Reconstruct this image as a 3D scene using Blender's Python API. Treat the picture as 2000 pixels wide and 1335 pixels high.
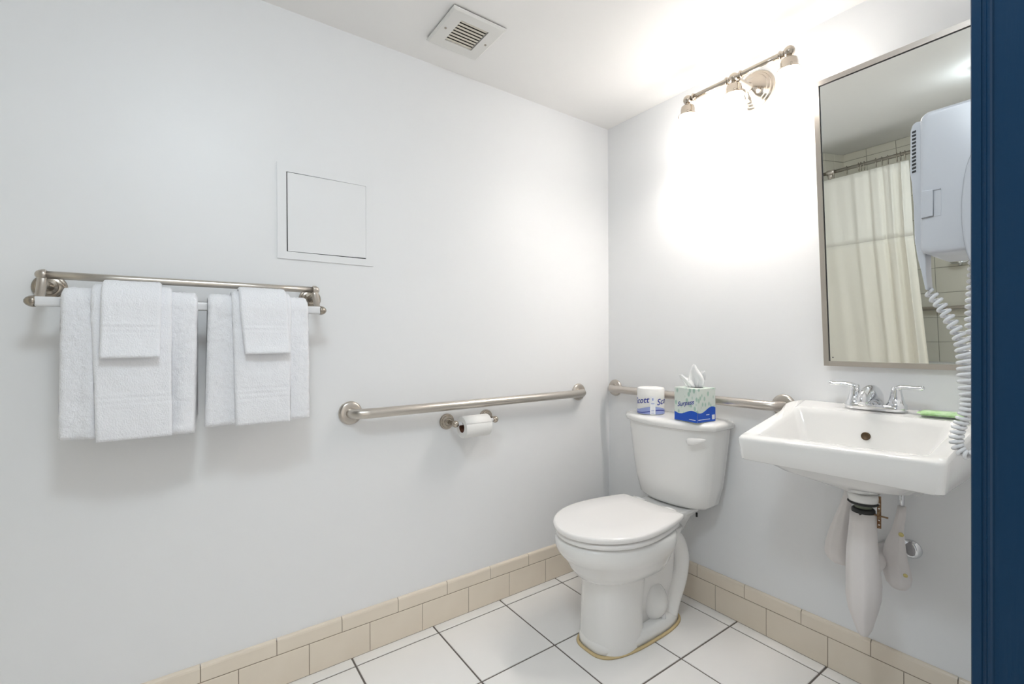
import bpy, bmesh, math, random
from mathutils import Vector, Matrix, noise
random.seed(7)
PI = math.pi
for o in list(bpy.data.objects): bpy.data.objects.remove(o)
scene = bpy.context.scene
COL = scene.collection

# ------------------------------------------------------------------ camera
FPX = 902.84
CAM = Vector((1.637, -1.763, 1.099))
YAW, PITCH, ROLL = 0.95437, -0.00321, -0.00394
fw = Vector((-math.sin(YAW)*math.cos(PITCH), math.cos(YAW)*math.cos(PITCH), math.sin(PITCH)))
_r = Vector((math.cos(YAW), math.sin(YAW), 0)); _u = _r.cross(fw)
rt = _r*math.cos(ROLL) + _u*math.sin(ROLL)
up = -_r*math.sin(ROLL) + _u*math.cos(ROLL)
cam_d = bpy.data.cameras.new('camera'); cam = bpy.data.objects.new('camera', cam_d); COL.objects.link(cam)
cam_d.sensor_width = 36; cam_d.sensor_fit = 'HORIZONTAL'; cam_d.lens = FPX/2000*36; cam_d.clip_start = 0.02
M = Matrix.Identity(4)
for i, v in enumerate((rt, up, -fw)):
    for k in range(3): M[k][i] = v[k]
M.translation = CAM
cam.matrix_world = M
scene.camera = cam

# ------------------------------------------------------------------ world, light levels, exposure
world = bpy.data.worlds.new('world'); scene.world = world; world.use_nodes = True
world.node_tree.nodes['Background'].inputs[0].default_value = (1.0, 0.97, 0.92, 1)
world.node_tree.nodes['Background'].inputs[1].default_value = 0.9
BULB_EMIT = 172.0             # bulbs inside the shades
VANITY_EMIT = 12.8            # frosted shades of the vanity light
FILL_EMIT = 33.5            # added fill dome by the door, standing in for bounced flash
scene.view_settings.view_transform = 'Standard'
scene.view_settings.look = 'None'
scene.view_settings.gamma = 1
scene.view_settings.use_curve_mapping = False
scene.view_settings.exposure = 0.28

# ------------------------------------------------------------------ materials
def srgb(r, g, b):
    f = lambda c: (c/12.92 if c <= .04045 else ((c+.055)/1.055)**2.4)
    return (f(r/255), f(g/255), f(b/255), 1)
MATS = {}
def mat(name, col, rough=.5, metal=0, bump=None, spec=None, coat=0, emit=None, var=None, sheen=0, trans=0):
    """bump=(scale, strength, distance, stretch xyz); var=(scale, second colour, low, high)"""
    m = bpy.data.materials.new(name); m.use_nodes = True; MATS[name] = m
    nt = m.node_tree; b = nt.nodes['Principled BSDF']
    b.inputs['Base Color'].default_value = col; b.inputs['Roughness'].default_value = rough; b.inputs['Metallic'].default_value = metal
    if spec is not None: b.inputs['Specular IOR Level'].default_value = spec
    if coat: b.inputs['Coat Weight'].default_value = coat; b.inputs['Coat Roughness'].default_value = .06
    if sheen: b.inputs['Sheen Weight'].default_value = sheen; b.inputs['Sheen Roughness'].default_value = .5
    if trans: b.inputs['Transmission Weight'].default_value = trans
    if emit: b.inputs['Emission Color'].default_value = emit[0]; b.inputs['Emission Strength'].default_value = emit[1]
    tc = nt.nodes.new('ShaderNodeTexCoord')
    if bump:
        mp = nt.nodes.new('ShaderNodeMapping'); mp.inputs['Scale'].default_value = bump[3] if len(bump) > 3 else (1, 1, 1)
        nz = nt.nodes.new('ShaderNodeTexNoise'); nz.inputs['Scale'].default_value = bump[0]; nz.inputs['Detail'].default_value = 3
        bp = nt.nodes.new('ShaderNodeBump'); bp.inputs['Strength'].default_value = bump[1]; bp.inputs['Distance'].default_value = bump[2]
        nt.links.new(tc.outputs['Object'], mp.inputs[0]); nt.links.new(mp.outputs[0], nz.inputs[0])
        nt.links.new(nz.outputs[0], bp.inputs['Height']); nt.links.new(bp.outputs[0], b.inputs['Normal'])
    if var:
        nz = nt.nodes.new('ShaderNodeTexNoise'); nz.inputs['Scale'].default_value = var[0]; nz.inputs['Detail'].default_value = 3
        rp = nt.nodes.new('ShaderNodeValToRGB'); rp.color_ramp.elements[0].position = var[2]; rp.color_ramp.elements[1].position = var[3]
        rp.color_ramp.elements[0].color = col; rp.color_ramp.elements[1].color = var[1]
        nt.links.new(tc.outputs['Object'], nz.inputs[0]); nt.links.new(nz.outputs[0], rp.inputs[0]); nt.links.new(rp.outputs[0], b.inputs['Base Color'])
    return m
mat('wall_paint', (.87, .877, .885, 1), .42, bump=(45, .06, .002))
mat('ceiling_paint', (.93, .92, .905, 1), .6, bump=(60, .08, .002))
mat('floor_tile', (.95, .935, .915, 1), .22, bump=(14, .04, .002), var=(3, (.90, .885, .865, 1), .35, .7))
mat('floor_grout', (.17, .15, .135, 1), .9)
mat('base_tile', (.84, .755, .635, 1), .2, bump=(9, .05, .003), var=(6, (.80, .71, .59, 1), .4, .7))
mat('base_grout', (.30, .24, .18, 1), .9)
mat('shower_tile', (.83, .80, .70, 1), .18, bump=(9, .04, .003))
mat('shower_grout', (.42, .39, .33, 1), .9)
mat('nickel', (.56, .515, .465, 1), .3, 1, bump=(60, .06, .001, (1, 1, 18)))
mat('nickel_y', (.60, .56, .51, 1), .3, 1, bump=(160, .08, .001, (1, .06, 1)))
mat('nickel_x', (.60, .555, .51, 1), .3, 1, bump=(160, .08, .001, (.06, 1, 1)))
mat('bright_nickel', (.52, .46, .39, 1), .16, 1)
mat('aged_nickel', (.42, .375, .32, 1), .24, 1)
mat('rod_steel', (.30, .28, .24, 1), .3, 1)
mat('chrome', (.78, .79, .81, 1), .06, 1)
mat('mirror_glass', (.93, .94, .905, 1), .0, 1)
mat('mirror_edge', (.05, .05, .05, 1), .4)
mat('porcelain', (.90, .893, .875, 1), .09, coat=.4)
mat('toilet_seat', (.92, .905, .89, 1), .16, coat=.2)
mat('caulk', (.70, .55, .30, 1), .6)
mat('white_plastic', (.82, .82, .83, 1), .25)
mat('dryer_plastic', (.60, .615, .65, 1), .3)
mat('dryer_seam', (.42, .43, .46, 1), .5)
mat('black', (.012, .012, .012, 1), .5)
mat('rubber', (.03, .03, .03, 1), .6)
mat('old_nut', (.17, .19, .14, 1), .5)
mat('rusty', (.20, .10, .05, 1), .6, .6, var=(120, (.32, .22, .13, 1), .4, .6))
mat('pipe_cover', (.83, .79, .775, 1), .45, bump=(25, .15, .004))
mat('cover_mark', (.72, .62, .25, 1), .6)
mat('terry', (.92, .925, .955, 1), .95, sheen=.4, bump=(330, .65, .0035, (1, 1, .7)), spec=.1)
mat('panel_paint', (.865, .872, .88, 1), .4)
mat('dark_gap', (.02, .02, .02, 1), .9)
mat('vent_white', (.80, .79, .76, 1), .4)
mat('vent_slat', (.74, .70, .60, 1), .5)
mat('vent_dark', (.06, .055, .05, 1), .9)
mat('blue_paint', (.005, .036, .09, 1), .3, spec=.3, bump=(240, .35, .0012, (1, 1, .07)))
mat('paper', (.88, .87, .85, 1), .9, bump=(180, .2, .001))
mat('cardboard', (.16, .07, .04, 1), .9)
mat('tissue', (.97, .97, .97, 1), .9, bump=(60, .15, .001))
mat('print_blue', (.004, .085, .55, 1), .35)
mat('print_lilac', (.34, .40, .70, 1), .5)
mat('print_navy', (.05, .07, .36, 1), .5)
mat('print_white', (.86, .87, .9, 1), .5)
mat('soap_wrap', (.44, .72, .32, 1), .3, var=(70, (.62, .84, .52, 1), .4, .6))
mat('curtain_cloth', (.90, .865, .77, 1), .8, bump=(220, .1, .001))
mat('curtain_top', (.91, .885, .81, 1), .8, bump=(220, .1, .001))
mat('tub', (.85, .85, .83, 1), .15)
mat('overflow_dark', (.10, .065, .035, 1), .5, .6)
mat('hall_floor', (.35, .27, .2, 1), .5)
mat('shade_glass', (.95, .93, .9, 1), .4, emit=((1.0, .95, .90, 1), VANITY_EMIT))
mat('bulb_glass', (.95, .93, .9, 1), .4, emit=((1.0, .94, .88, 1), BULB_EMIT))
mat('fill_glow', (.95, .95, .95, 1), .4, emit=((.82, .925, 1.0, 1), FILL_EMIT))
def box_mat():                       # tissue carton: pale green with scattered leaf marks
    m = bpy.data.materials.new('carton_print'); m.use_nodes = True; MATS['carton_print'] = m
    nt = m.node_tree; b = nt.nodes['Principled BSDF']; b.inputs['Roughness'].default_value = .4
    tc = nt.nodes.new('ShaderNodeTexCoord')
    mp = nt.nodes.new('ShaderNodeMapping'); mp.inputs['Scale'].default_value = (1, 1, .6); mp.inputs['Rotation'].default_value = (.3, .5, 0)
    vo = nt.nodes.new('ShaderNodeTexVoronoi'); vo.inputs['Scale'].default_value = 62
    rp = nt.nodes.new('ShaderNodeValToRGB')
    rp.color_ramp.elements[0].position = .25; rp.color_ramp.elements[0].color = (.42, .60, .50, 1)
    rp.color_ramp.elements[1].position = .42; rp.color_ramp.elements[1].color = (.75, .81, .75, 1)
    nt.links.new(tc.outputs['Object'], mp.inputs[0]); nt.links.new(mp.outputs[0], vo.inputs['Vector'])
    nt.links.new(vo.outputs['Distance'], rp.inputs[0]); nt.links.new(rp.outputs[0], b.inputs['Base Color'])
box_mat()

# ------------------------------------------------------------------ object helpers (all geometry is given in world metres)
ORG = {}
def tag(o, label=None, cat=None, group=None, kind=None):
    if label: o['label'] = label
    if cat: o['category'] = cat
    if group: o['group'] = group
    if kind: o['kind'] = kind
    return o
def thing(name, loc, label, cat, group=None):
    e = bpy.data.objects.new(name, None); e.empty_display_size = .02; COL.objects.link(e); e.location = loc
    ORG[e.name] = Vector(loc); return tag(e, label, cat, group)
def obj(name, geo, m, parent=None, smooth=True, bevel=0, auto=None, sub=0):
    V, F = geo
    org = ORG[parent.name] if parent else Vector((0, 0, 0))
    me = bpy.data.meshes.new(name)
    me.from_pydata([tuple(Vector(v)-org) for v in V], [], F)
    bm = bmesh.new(); bm.from_mesh(me); bmesh.ops.recalc_face_normals(bm, faces=bm.faces); bm.to_mesh(me); bm.free()
    me.materials.append(MATS[m])
    if smooth: me.polygons.foreach_set('use_smooth', [True]*len(me.polygons))
    o = bpy.data.objects.new(name, me); COL.objects.link(o)
    ORG[o.name] = org
    if parent: o.parent = parent
    if bevel:
        b = o.modifiers.new('bevel', 'BEVEL'); b.width = bevel; b.segments = 3; b.limit_method = 'ANGLE'; b.angle_limit = .6
        b.harden_normals = smooth
    if sub:
        s = o.modifiers.new('sub', 'SUBSURF'); s.levels = sub; s.render_levels = sub
    if smooth and auto is not None: me.set_sharp_from_angle(angle=auto)
    return o
def join(*gs):
    V, F = [], []
    for v, f in gs:
        n = len(V); V += [tuple(a) for a in v]; F += [tuple(i+n for i in q) for q in f]
    return V, F
def box(x0, x1, y0, y1, z0, z1):
    V = [(x, y, z) for z in (z0, z1) for y in (y0, y1) for x in (x0, x1)]
    return V, [(0, 2, 3, 1), (4, 5, 7, 6), (0, 1, 5, 4), (2, 6, 7, 3), (0, 4, 6, 2), (1, 3, 7, 5)]
def frame_axes(d):
    d = Vector(d).normalized(); a = Vector((0, 0, 1)) if abs(d.z) < .9 else Vector((1, 0, 0))
    u = d.cross(a).normalized(); return d, u, d.cross(u)
def loft(loops, cap0=True, cap1=True, closed=False):
    n = len(loops[0]); V = [tuple(p) for l in loops for p in l]; F = []
    for i in range(len(loops)-(0 if closed else 1)):
        a, b = i*n, ((i+1) % len(loops))*n
        for j in range(n):
            k = (j+1) % n; F.append((a+j, a+k, b+k, b+j))
    if cap0 and not closed: F.append(tuple(range(n-1, -1, -1)))
    if cap1 and not closed: F.append(tuple(range(len(V)-n, len(V))))
    return V, F
def lathe(prof, org, axis, n=36):
    d, u, w = frame_axes(axis); org = Vector(org)
    return loft([[org+d*h+(u*math.cos(2*PI*j/n)+w*math.sin(2*PI*j/n))*max(r, 1e-5) for j in range(n)] for r, h in prof])
def tube(pts, rad, n=14, flat=None):
    pts = [Vector(p) for p in pts]; rad = rad if isinstance(rad, (list, tuple)) else [rad]*len(pts)
    loops = []; pu = None
    for i, p in enumerate(pts):
        d = (pts[min(i+1, len(pts)-1)]-pts[max(i-1, 0)]).normalized()
        if pu is None: _, u, _ = frame_axes(d)
        else: u = (pu-d*pu.dot(d)).normalized()
        pu = u; w = d.cross(u); fl = flat or (1, 1)
        loops.append([p+(u*math.cos(2*PI*j/n)*fl[0]+w*math.sin(2*PI*j/n)*fl[1])*rad[i] for j in range(n)])
    return loft(loops)
def spline(P, k=8):
    P = [Vector(p) for p in P]; out = []
    for i in range(len(P)-1):
        p0, p1, p2, p3 = P[max(i-1, 0)], P[i], P[i+1], P[min(i+2, len(P)-1)]
        for s in range(k):
            t = s/k
            out.append(.5*((2*p1)+(p2-p0)*t+(2*p0-5*p1+4*p2-p3)*t*t+(3*p1-p0-3*p2+p3)*t**3))
    out.append(P[-1]); return out
def ball(c, r, n=20, sc=(1, 1, 1)):
    c = Vector(c); loops = []
    for i in range(n//2+1):
        a = PI*i/(n//2); rr = max(math.sin(a), 1e-4)
        loops.append([c+Vector((math.cos(2*PI*j/n)*rr*r*sc[0], math.sin(2*PI*j/n)*rr*r*sc[1], -math.cos(a)*r*sc[2])) for j in range(n)])
    return loft(loops)
def rrect(x0, x1, y0, y1, r, z, n=8):
    """rounded rectangle loop, z a number or a function of (x, y)"""
    P = []
    for cx, cy, a0 in ((x1-r, y1-r, 0), (x0+r, y1-r, PI/2), (x0+r, y0+r, PI), (x1-r, y0+r, 1.5*PI)):
        for i in range(n+1):
            a = a0+PI/2*i/n; x, y = cx+r*math.cos(a), cy+r*math.sin(a)
            P.append((x, y, z(x, y) if callable(z) else z))
    return P
def prism(poly, axis, a0, a1):
    """extrude a 2D polygon along axis 'x','y','z' (poly = the other two coordinates in order)"""
    def mk(p, a): return {'x': (a, p[0], p[1]), 'y': (p[0], a, p[1]), 'z': (p[0], p[1], a)}[axis]
    return loft([[mk(p, a0) for p in poly], [mk(p, a1) for p in poly]])
def ray(px, py): return fw+rt*((px-1000)/FPX)+up*((667.5-py)/FPX)
def onB(px, py, y): d = ray(px, py); return CAM+d*((y-CAM.y)/d.y)

# ------------------------------------------------------------------ setting: shell
H = 2.168; XR = 1.545; YF = -3.25
DJ, DN, DH = -1.235, -2.06, 2.03          # doorway: far jamb, near jamb, head
T = .145
def struct(name, geo, m, **k): return tag(obj(name, geo, m, smooth=False, **k), kind='structure')
floor = struct('floor', box(-.12, XR+T, YF-.12, .12, -.12, -.003), 'floor_grout')
struct('floor_hall', box(XR+T, 2.9, YF-.12, .12, -.12, -.003), 'hall_floor')
struct('wall_left', box(-.12, 0, YF-.12, .12, -.003, H), 'wall_paint')
struct('wall_back', box(0, XR+T, 0, .12, -.003, H), 'wall_paint')
wall_front = struct('wall_front', box(0, XR+T, YF-.12, YF, -.003, H), 'shower_grout')
struct('wall_right', join(box(XR, XR+T, DJ, 0, -.003, H), box(XR, XR+T, YF, DN, -.003, H), box(XR, XR+T, DN, DJ, DH, H)), 'wall_paint')
struct('ceiling', box(-.12, XR+T, YF-.12, .12, H, H+.12), 'ceiling_paint')

# floor tiles -------------------------------------------------------
P = .3086; G = .006
xs = [0]+[.055+P*i for i in range(5)]+[XR]
ys = [0]+[.060+P*i for i in range(8)]+[2.49]
cache = {}
def tile_geo(w, d, h, b=.0016):
    lo = [(0, 0, 0), (w, 0, 0), (w, d, 0), (0, d, 0)]
    mi = [(x, y, h-b) for x, y, _ in lo]
    hi = [(min(max(x, b), w-b), min(max(y, b), d-b), h) for x, y, _ in lo]
    return loft([lo, mi, hi])
def tile_obj(name, key, geo, m, loc, parent, rot=None):
    if key not in cache:
        me = bpy.data.meshes.new(name); me.from_pydata([tuple(v) for v in geo[0]], [], geo[1]); me.materials.append(MATS[m]); cache[key] = me
    o = bpy.data.objects.new(name, cache[key]); COL.objects.link(o); o.parent = parent; o.location = loc
    if rot: o.rotation_euler = rot
    return o
for i in range(len(xs)-1):
    for j in range(len(ys)-1):
        x0 = xs[i]+(G/2 if i else 0); x1 = xs[i+1]-G/2
        y0 = -ys[j+1]+G/2; y1 = -ys[j]-(G/2 if j else 0)
        w, d = round(x1-x0, 4), round(y1-y0, 4)
        tile_obj('floor_tile', ('f', w, d), tile_geo(w, d, .004), 'floor_tile', (x0, y0, -.004), floor)

# tiled baseboards --------------------------------------------------
PB = .20085; GB = .0022; ZB, ZT, TH = .103, .154, .011
def base_run(name, length, big0, cap0, place, rotz):
    bb = struct(name, place['back'], 'base_grout')
    def run(first, prof, nm):
        e = [0]+[first+PB*i for i in range(40) if 0.01 < first+PB*i < length]+[length]
        while first-PB > .01:
            first -= PB; e.insert(1, first)
        for a, b in zip(e[:-1], e[1:]):
            w = round(b-a-GB, 4)
            geo = prism(prof, 'x', 0, w)
            tile_obj(nm, (nm, w), geo, 'base_tile', place['loc'](a+GB/2, w), bb, (0, 0, rotz))
    big = [(0, .0015), (-TH+.001, .0015), (-TH, .003), (-TH, ZB-.003), (-TH+.001, ZB-.0012), (0, ZB-.0012)]
    cap = [(0, ZB+.0012), (-TH+.001, ZB+.0012), (-TH, ZB+.003), (-TH, ZT-.010), (-TH+.0012, ZT-.005), (-TH+.004, ZT-.0015), (-TH+.0075, ZT), (0, ZT)]
    run(big0, big, 'base_tile'); run(cap0, cap, 'cap_tile')
    return bb
# left wall: local +x runs towards -y, local -y (tile face) points to +x
base_run('baseboard_left', 2.49, .228, .123, {'back': box(0, .0095, -2.49, 0, -.002, ZT-.008), 'loc': lambda a, w: (0, -a, 0)}, -PI/2)
def fix_left():
    # rotating by -90 deg turns local -y into -x, so mirror the run: place it with +90 deg from the far end instead
    for o in list(COL.objects):
        if o.parent and o.parent.name == 'baseboard_left':
            w = max(v.co.x for v in o.data.vertices)
            o.rotation_euler = (0, 0, PI/2); o.location.y -= w
fix_left()
base_run('baseboard_back', XR, .182, .100, {'back': box(.0, XR, -.0095, 0, -.002, ZT-.008), 'loc': lambda a, w: (a, 0, 0)}, 0)

# shower wall tiles -------------------------------------------------
PS = .2; x_off = .575-.4
for i in range(-1, 8):
    for j in range(11):
        x0 = max(x_off+PS*i, 0); x1 = min(x_off+PS*(i+1), XR); z0 = .105+PS*j-.1*0; z1 = min(z0+PS, H)
        if z1-z0 < .02 or x1-x0 < .02: continue
        w, h = round(x1-x0-.003, 4), round(z1-z0-.003, 4)
        tile_obj('shower_tile', ('s', w, h), tile_geo(w, h, .007), 'shower_tile', (x1-.0015, YF, z0+.0015), wall_front, (PI/2, 0, PI))

side = struct('wall_shower', box(0, .0015, YF, -2.495, -.003, H), 'shower_grout')
for i in range(4):
    for j in range(11):
        y0 = YF+PS*i; y1 = min(y0+PS, -2.495); z0 = .105+PS*j; z1 = min(z0+PS, H)
        if z1-z0 < .02: continue
        w, h = round(y1-y0-.003, 4), round(z1-z0-.003, 4)
        tile_obj('shower_tile', ('s', w, h), tile_geo(w, h, .007), 'shower_tile', (.0012, y0+.0015, z0+.0015), side, (PI/2, 0, PI/2))

# blue door frame ---------------------------------------------------
JY = DJ
prof = [(XR-.0004, JY+.004), (XR, JY-.0003), (XR+.0008, JY-.0012), (XR+.0062, JY-.0012), (XR+.0068, JY-.0004), (XR+.0076, JY-.0004),
        (XR+.0090, JY-.0010), (XR+.0100, JY-.0026), (XR+.0115, JY-.0032), (XR+.0128, JY-.0026), (XR+.0134, JY-.0012), (XR+.016, JY-.0010), (XR+T+.02, JY-.0010), (XR+T+.02, JY+.02), (XR-.0004, JY+.02)]
frame_far = struct('trim_1', prism(prof, 'z', -.003, DH), 'blue_paint')
frame_far['label'] = 'dark blue painted door jamb with a moulded bead, at the right edge'
struct('trim_2', box(XR-.0004, XR+T+.02, DN-.02, DN+.001, -.003, DH), 'blue_paint')
struct('trim_3', box(XR-.0004, XR+T+.02, DN+.001, DJ-.004, DH-.02, DH), 'blue_paint')

# ------------------------------------------------------------------ access panel on the left wall
ap = thing('access_panel', (0, -1.365, 1.365), 'square white access panel with thin black gap, set in wall above towels', 'panel')
y0, y1, z0, z1 = -1.520, -1.211, 1.365, 1.672; a0, a1, b0, b1 = -1.493, -1.237, 1.389, 1.646
fx = .004
obj('panel_frame', join(box(.0002, fx, y0, y1, z0, b0), box(.0002, fx, y0, y1, b1, z1), box(.0002, fx, y0, a0, b0, b1), box(.0002, fx, a1, y1, b0, b1)), 'panel_paint', ap, smooth=False)
obj('gap_recess', box(.0002, .0006, a0, a1, b0, b1), 'dark_gap', ap, smooth=False)
obj('panel_door', prism([(a0+.0035, b0+.0012), (a1-.0006, b0+.0032), (a1-.0008, b1-.0008), (a0+.0028, b1-.0022)], 'x', .0007, .0043), 'panel_paint', ap, smooth=False)

# ------------------------------------------------------------------ ceiling vent
vx0, vx1, vy0, vy1 = .130, .336, -1.060, -.858
vt = thing('ceiling_vent', (.233, -.959, H), 'square white ceiling vent with angled cream slats', 'vent')
ix0, ix1, iy0, iy1 = .175, .296, -1.012, -.905
zc = H-.0045; zv = H-.013
def vframe(x0, x1, y0, y1, X0, X1, Y0, Y1):
    lo = [[(x0, y0, zc), (x1, y0, zc), (x1, y1, zc), (x0, y1, zc)], [(x0, y0, zc-.005), (x1, y0, zc-.005), (x1, y1, zc-.005), (x0, y1, zc-.005)],
          [(x0+.006, y0+.006, zv), (x1-.006, y0+.006, zv), (x1-.006, y1-.006, zv), (x0+.006, y1-.006, zv)],
          [(X0, Y0, zv), (X1, Y0, zv), (X1, Y1, zv), (X0, Y1, zv)], [(X0, Y0, zc), (X1, Y0, zc), (X1, Y1, zc), (X0, Y1, zc)]]
    return loft(lo, closed=True)
obj('vent_frame', vframe(vx0, vx1, vy0, vy1, ix0, ix1, iy0, iy1), 'vent_white', vt, smooth=False)
obj('vent_gap_shade', box(vx0+.004, vx1-.004, vy0+.004, vy1-.004, zc-.0005, H-.0002), 'vent_dark', vt, smooth=False)  # dark slab painting the shade above the frame and between the slats
n = 8
for i in range(n):
    cx = ix0+(ix1-ix0)*(i+.5)/n; hw = (ix1-ix0)/n*.36
    # slat leans so that its broad side faces the door
    obj('slat', loft([[(cx-hw, yy, zv+.0040), (cx-hw+.0006, yy, zv+.0030), (cx+hw-.001, yy, zv+.0012), (cx+hw, yy, zv+.0024)] for yy in (iy0+.001, iy1-.004)]), 'vent_slat', vt, smooth=False)
for yy in (vy0+.022, vy1-.022):
    obj('screw', lathe([(0, .0022), (.003, .002), (.0042, .0006), (.0042, 0)], (.233, yy, zv), (0, 0, -1), 14), 'aged_nickel', vt)

# ------------------------------------------------------------------ towel rack
TZ = 1.238; TY0, TY1 = -2.041, -1.424
rack = thing('towel_rack', (0, -1.73, TZ), 'double towel rack with nickel rail, white lower bar and round wall flanges', 'towel rack')
BX, BZ = .115, 1.195; UX, UZ = .075, 1.262
fl_prof = [(0, 0), (.034, 0), (.034, .004), (.032, .007), (.028, .008), (.027, .012), (.023, .014), (.019, .0145), (.018, .019), (.012, .022), (.0105, .030), (.0095, .05), (.0105, .072), (.0, .078)]
for yy, s in ((TY0, -1), (TY1, 1)):
    f = obj('wall_flange', lathe(fl_prof, (0, yy, TZ), (1, 0, 0)), 'aged_nickel', rack, auto=.7)
    arm = spline([(UX, yy, UZ), (.084, yy, 1.24), (.099, yy, 1.215), (BX, yy, BZ)], 6)
    obj('bracket_arm', tube(arm, .0075, 12, (1.25, .8)), 'nickel', rack)
    obj('finial', lathe([(0.0085, 0), (.0125, .0005), (.0135, .004), (.0130, .008), (.0115, .013), (.008, .018), (.004, .0205), (0, .021)], (UX, yy+s*-.007, UZ), (0, s, 0), 24), 'nickel', rack)
    obj('lower_finial', lathe([(0.0085, 0), (.0128, .0005), (.0138, .005), (.0125, .011), (.009, .017), (.004, .0205), (0, .021)], (BX, yy+s*.004, BZ), (0, s, 0), 24), 'aged_nickel', rack)
obj('rail', tube([(UX, TY0-.004, UZ), (UX, -1.9, UZ), (UX, -1.6, UZ), (UX, TY1+.004, UZ)], .0097, 20), 'nickel_y', rack)
obj('white_bar', loft([[(BX+a_, yy, BZ+b_) for a_, b_, _ in rrect(-.0105, .0105, -.0115, .0115, .005, 0, 4)] for yy in (TY0-.005, TY1+.005)]), 'white_plastic', rack, auto=.6)

# ------------------------------------------------------------------ towels (draped over the white bar)
def towel(name, label, yt0, yt1, yb0, yb1, zfront, zback, d, th, bulge=0, ridges=(), hem=0, fuzz=.0012, fold=None, seed=0, skew=0, res=.0042):
    """d: distance of the sheet's middle from the bar axis; th: thickness"""
    hp = th/2
    def path(off, zf, zb_):
        r = d+off; Q = []
        n1 = int((BZ-zf)/res); n3 = int((BZ-zb_)/(res*2.5)); na = 10
        for i in range(n1+1): Q.append((BX+r, zf+(BZ-zf)*i/n1, 0))
        for i in range(1, na): a = PI*i/na; Q.append((BX+r*math.cos(a), BZ+r*math.sin(a), 0))
        for i in range(n3+1): Q.append((BX-r, BZ+(zb_-BZ)*i/n3, 0))
        return Q
    mid = path(0, zfront, zback); m_ = len(mid)
    ny = int((yt1-yt0)/res)
    loops = []
    for j in range(ny+1):
        s = j/ny; e = min(s, 1-s)*(yt1-yt0)
        k = math.sqrt(max(0, 1-max(0, 1-e/(hp*1.1))**2))*.96+.04          # rounded side edges
        ring_o, ring_i = [], []
        for i, (x, z, _) in enumerate(mid):
            a = mid[max(i-1, 0)]; b = mid[min(i+1, m_-1)]
            tx, tz = b[0]-a[0], b[1]-a[1]; L = math.hypot(tx, tz) or 1
            nx, nz = tz/L, -tx/L                                            # points away from the bar
            fr = i < m_*.62 and x > BX
            t = min(1, max(0, (BZ-z)/(BZ-zfront))) if fr else 0
            y = (yt0+(yt1-yt0)*s)*(1-t)+(yb0+(yb1-yb0)*s)*t
            zz = z+(skew*(s-.5)*t if fr else 0)
            q = hp*k
            end = min(i, m_-1-i)*res
            q *= math.sqrt(max(0, 1-max(0, 1-end/(hp*1.2))**2))*.92+.08     # rounded hems
            p = Vector((x*30, y*30, zz*30+seed))
            wob = .0022*noise.noise(p*.7)+.0012*noise.noise(p*1.7) if z < BZ else .0008*noise.noise(p)
            fz = fuzz*noise.noise(Vector((x*260, y*260, zz*200+seed)))
            hgt = zz-zfront
            for (rz, amp) in ridges:
                if fr: fz = fz*(1-.8*math.exp(-((hgt-rz)/.010)**2))+amp*math.exp(-((hgt-rz)/.0022)**2)
            if hem and fr and hgt < hem: fz = fz*.25-.0008
            add = 0
            if fold and fr:
                for (fs, fa, fwid) in fold: add += fa*math.exp(-((s-fs)/fwid)**2)*min(1, t*3)
            if bulge and fr: add += bulge*max(0, t-.15)**2
            ring_o.append((x+nx*(q+fz+wob+add), y, zz+nz*(q+fz+wob)))
            ring_i.append((x-nx*q+nx*(wob+add*.35), y, zz-nz*q+nz*wob))
        loops.append(ring_o+ring_i[::-1])
    g = loft(loops)
    o = obj(name, g, 'terry'); tag(o, label, 'towel', 'white towels hanging on the rack')
    me = o.data; c = Vector((BX, (yt0+yt1)/2, BZ))
    for v in me.vertices: v.co -= c
    o.location = c
    return o
towel('bath_towel', 'thick white bath towel, widest and lowest of the left-hand towels on the rack', -2.000, -1.733, -2.006, -1.742, .862, .90, .0250, .023, fuzz=.0032, fold=[(.21, .004, .05), (.30, -.004, .05), (.80, -.003, .05), (.9, .003, .06)], seed=1, skew=-.014)
towel('bath_towel', 'thick white bath towel under the right-hand cloths, nearest the grab bar', -1.711, -1.457, -1.720, -1.455, .868, .90, .0250, .023, fuzz=.0032, fold=[(.2, -.004, .07), (.33, .003, .05), (.87, .003, .06)], seed=9)
towel('hand_towel', 'white hand towel with ribbed border over the left bath towel', -1.945, -1.789, -1.938, -1.790, .858, .98, .0425, .0105, ridges=[(.085, 0.0024), (.0915, -0.0024), (.098, 0.0024), (.105, -0.0020), (.11, 0.0017)], hem=.016, fuzz=.0010, seed=4)
towel('hand_towel', 'white hand towel with ribbed border over the right bath towel', -1.656, -1.507, -1.649, -1.511, .866, .98, .0425, .0105, ridges=[(.067, 0.0024), (.074, -0.0024), (.081, 0.0024), (.088, -0.0024), (.095, 0.0020), (.101, -0.0017)], hem=.014, fuzz=.0010, seed=6)
towel('washcloth', 'small folded white washcloth in front of the left hand towel', -1.926, -1.810, -1.928, -1.814, 1.060, 1.10, .0540, .011, bulge=.020, ridges=[(.058, 0.0020), (.064, -0.0020), (.070, 0.0020), (.076, -0.0017), (.082, 0.0020)], fuzz=.0009, seed=12, res=.0035)
towel('washcloth', 'small folded white washcloth in front of the right hand towel', -1.639, -1.519, -1.627, -1.514, 1.064, 1.10, .0540, .011, bulge=.021, ridges=[(.062, 0.0020), (.068, -0.0020), (.074, 0.0020), (.080, -0.0017)], fuzz=.0009, seed=15, res=.0035)

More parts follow.
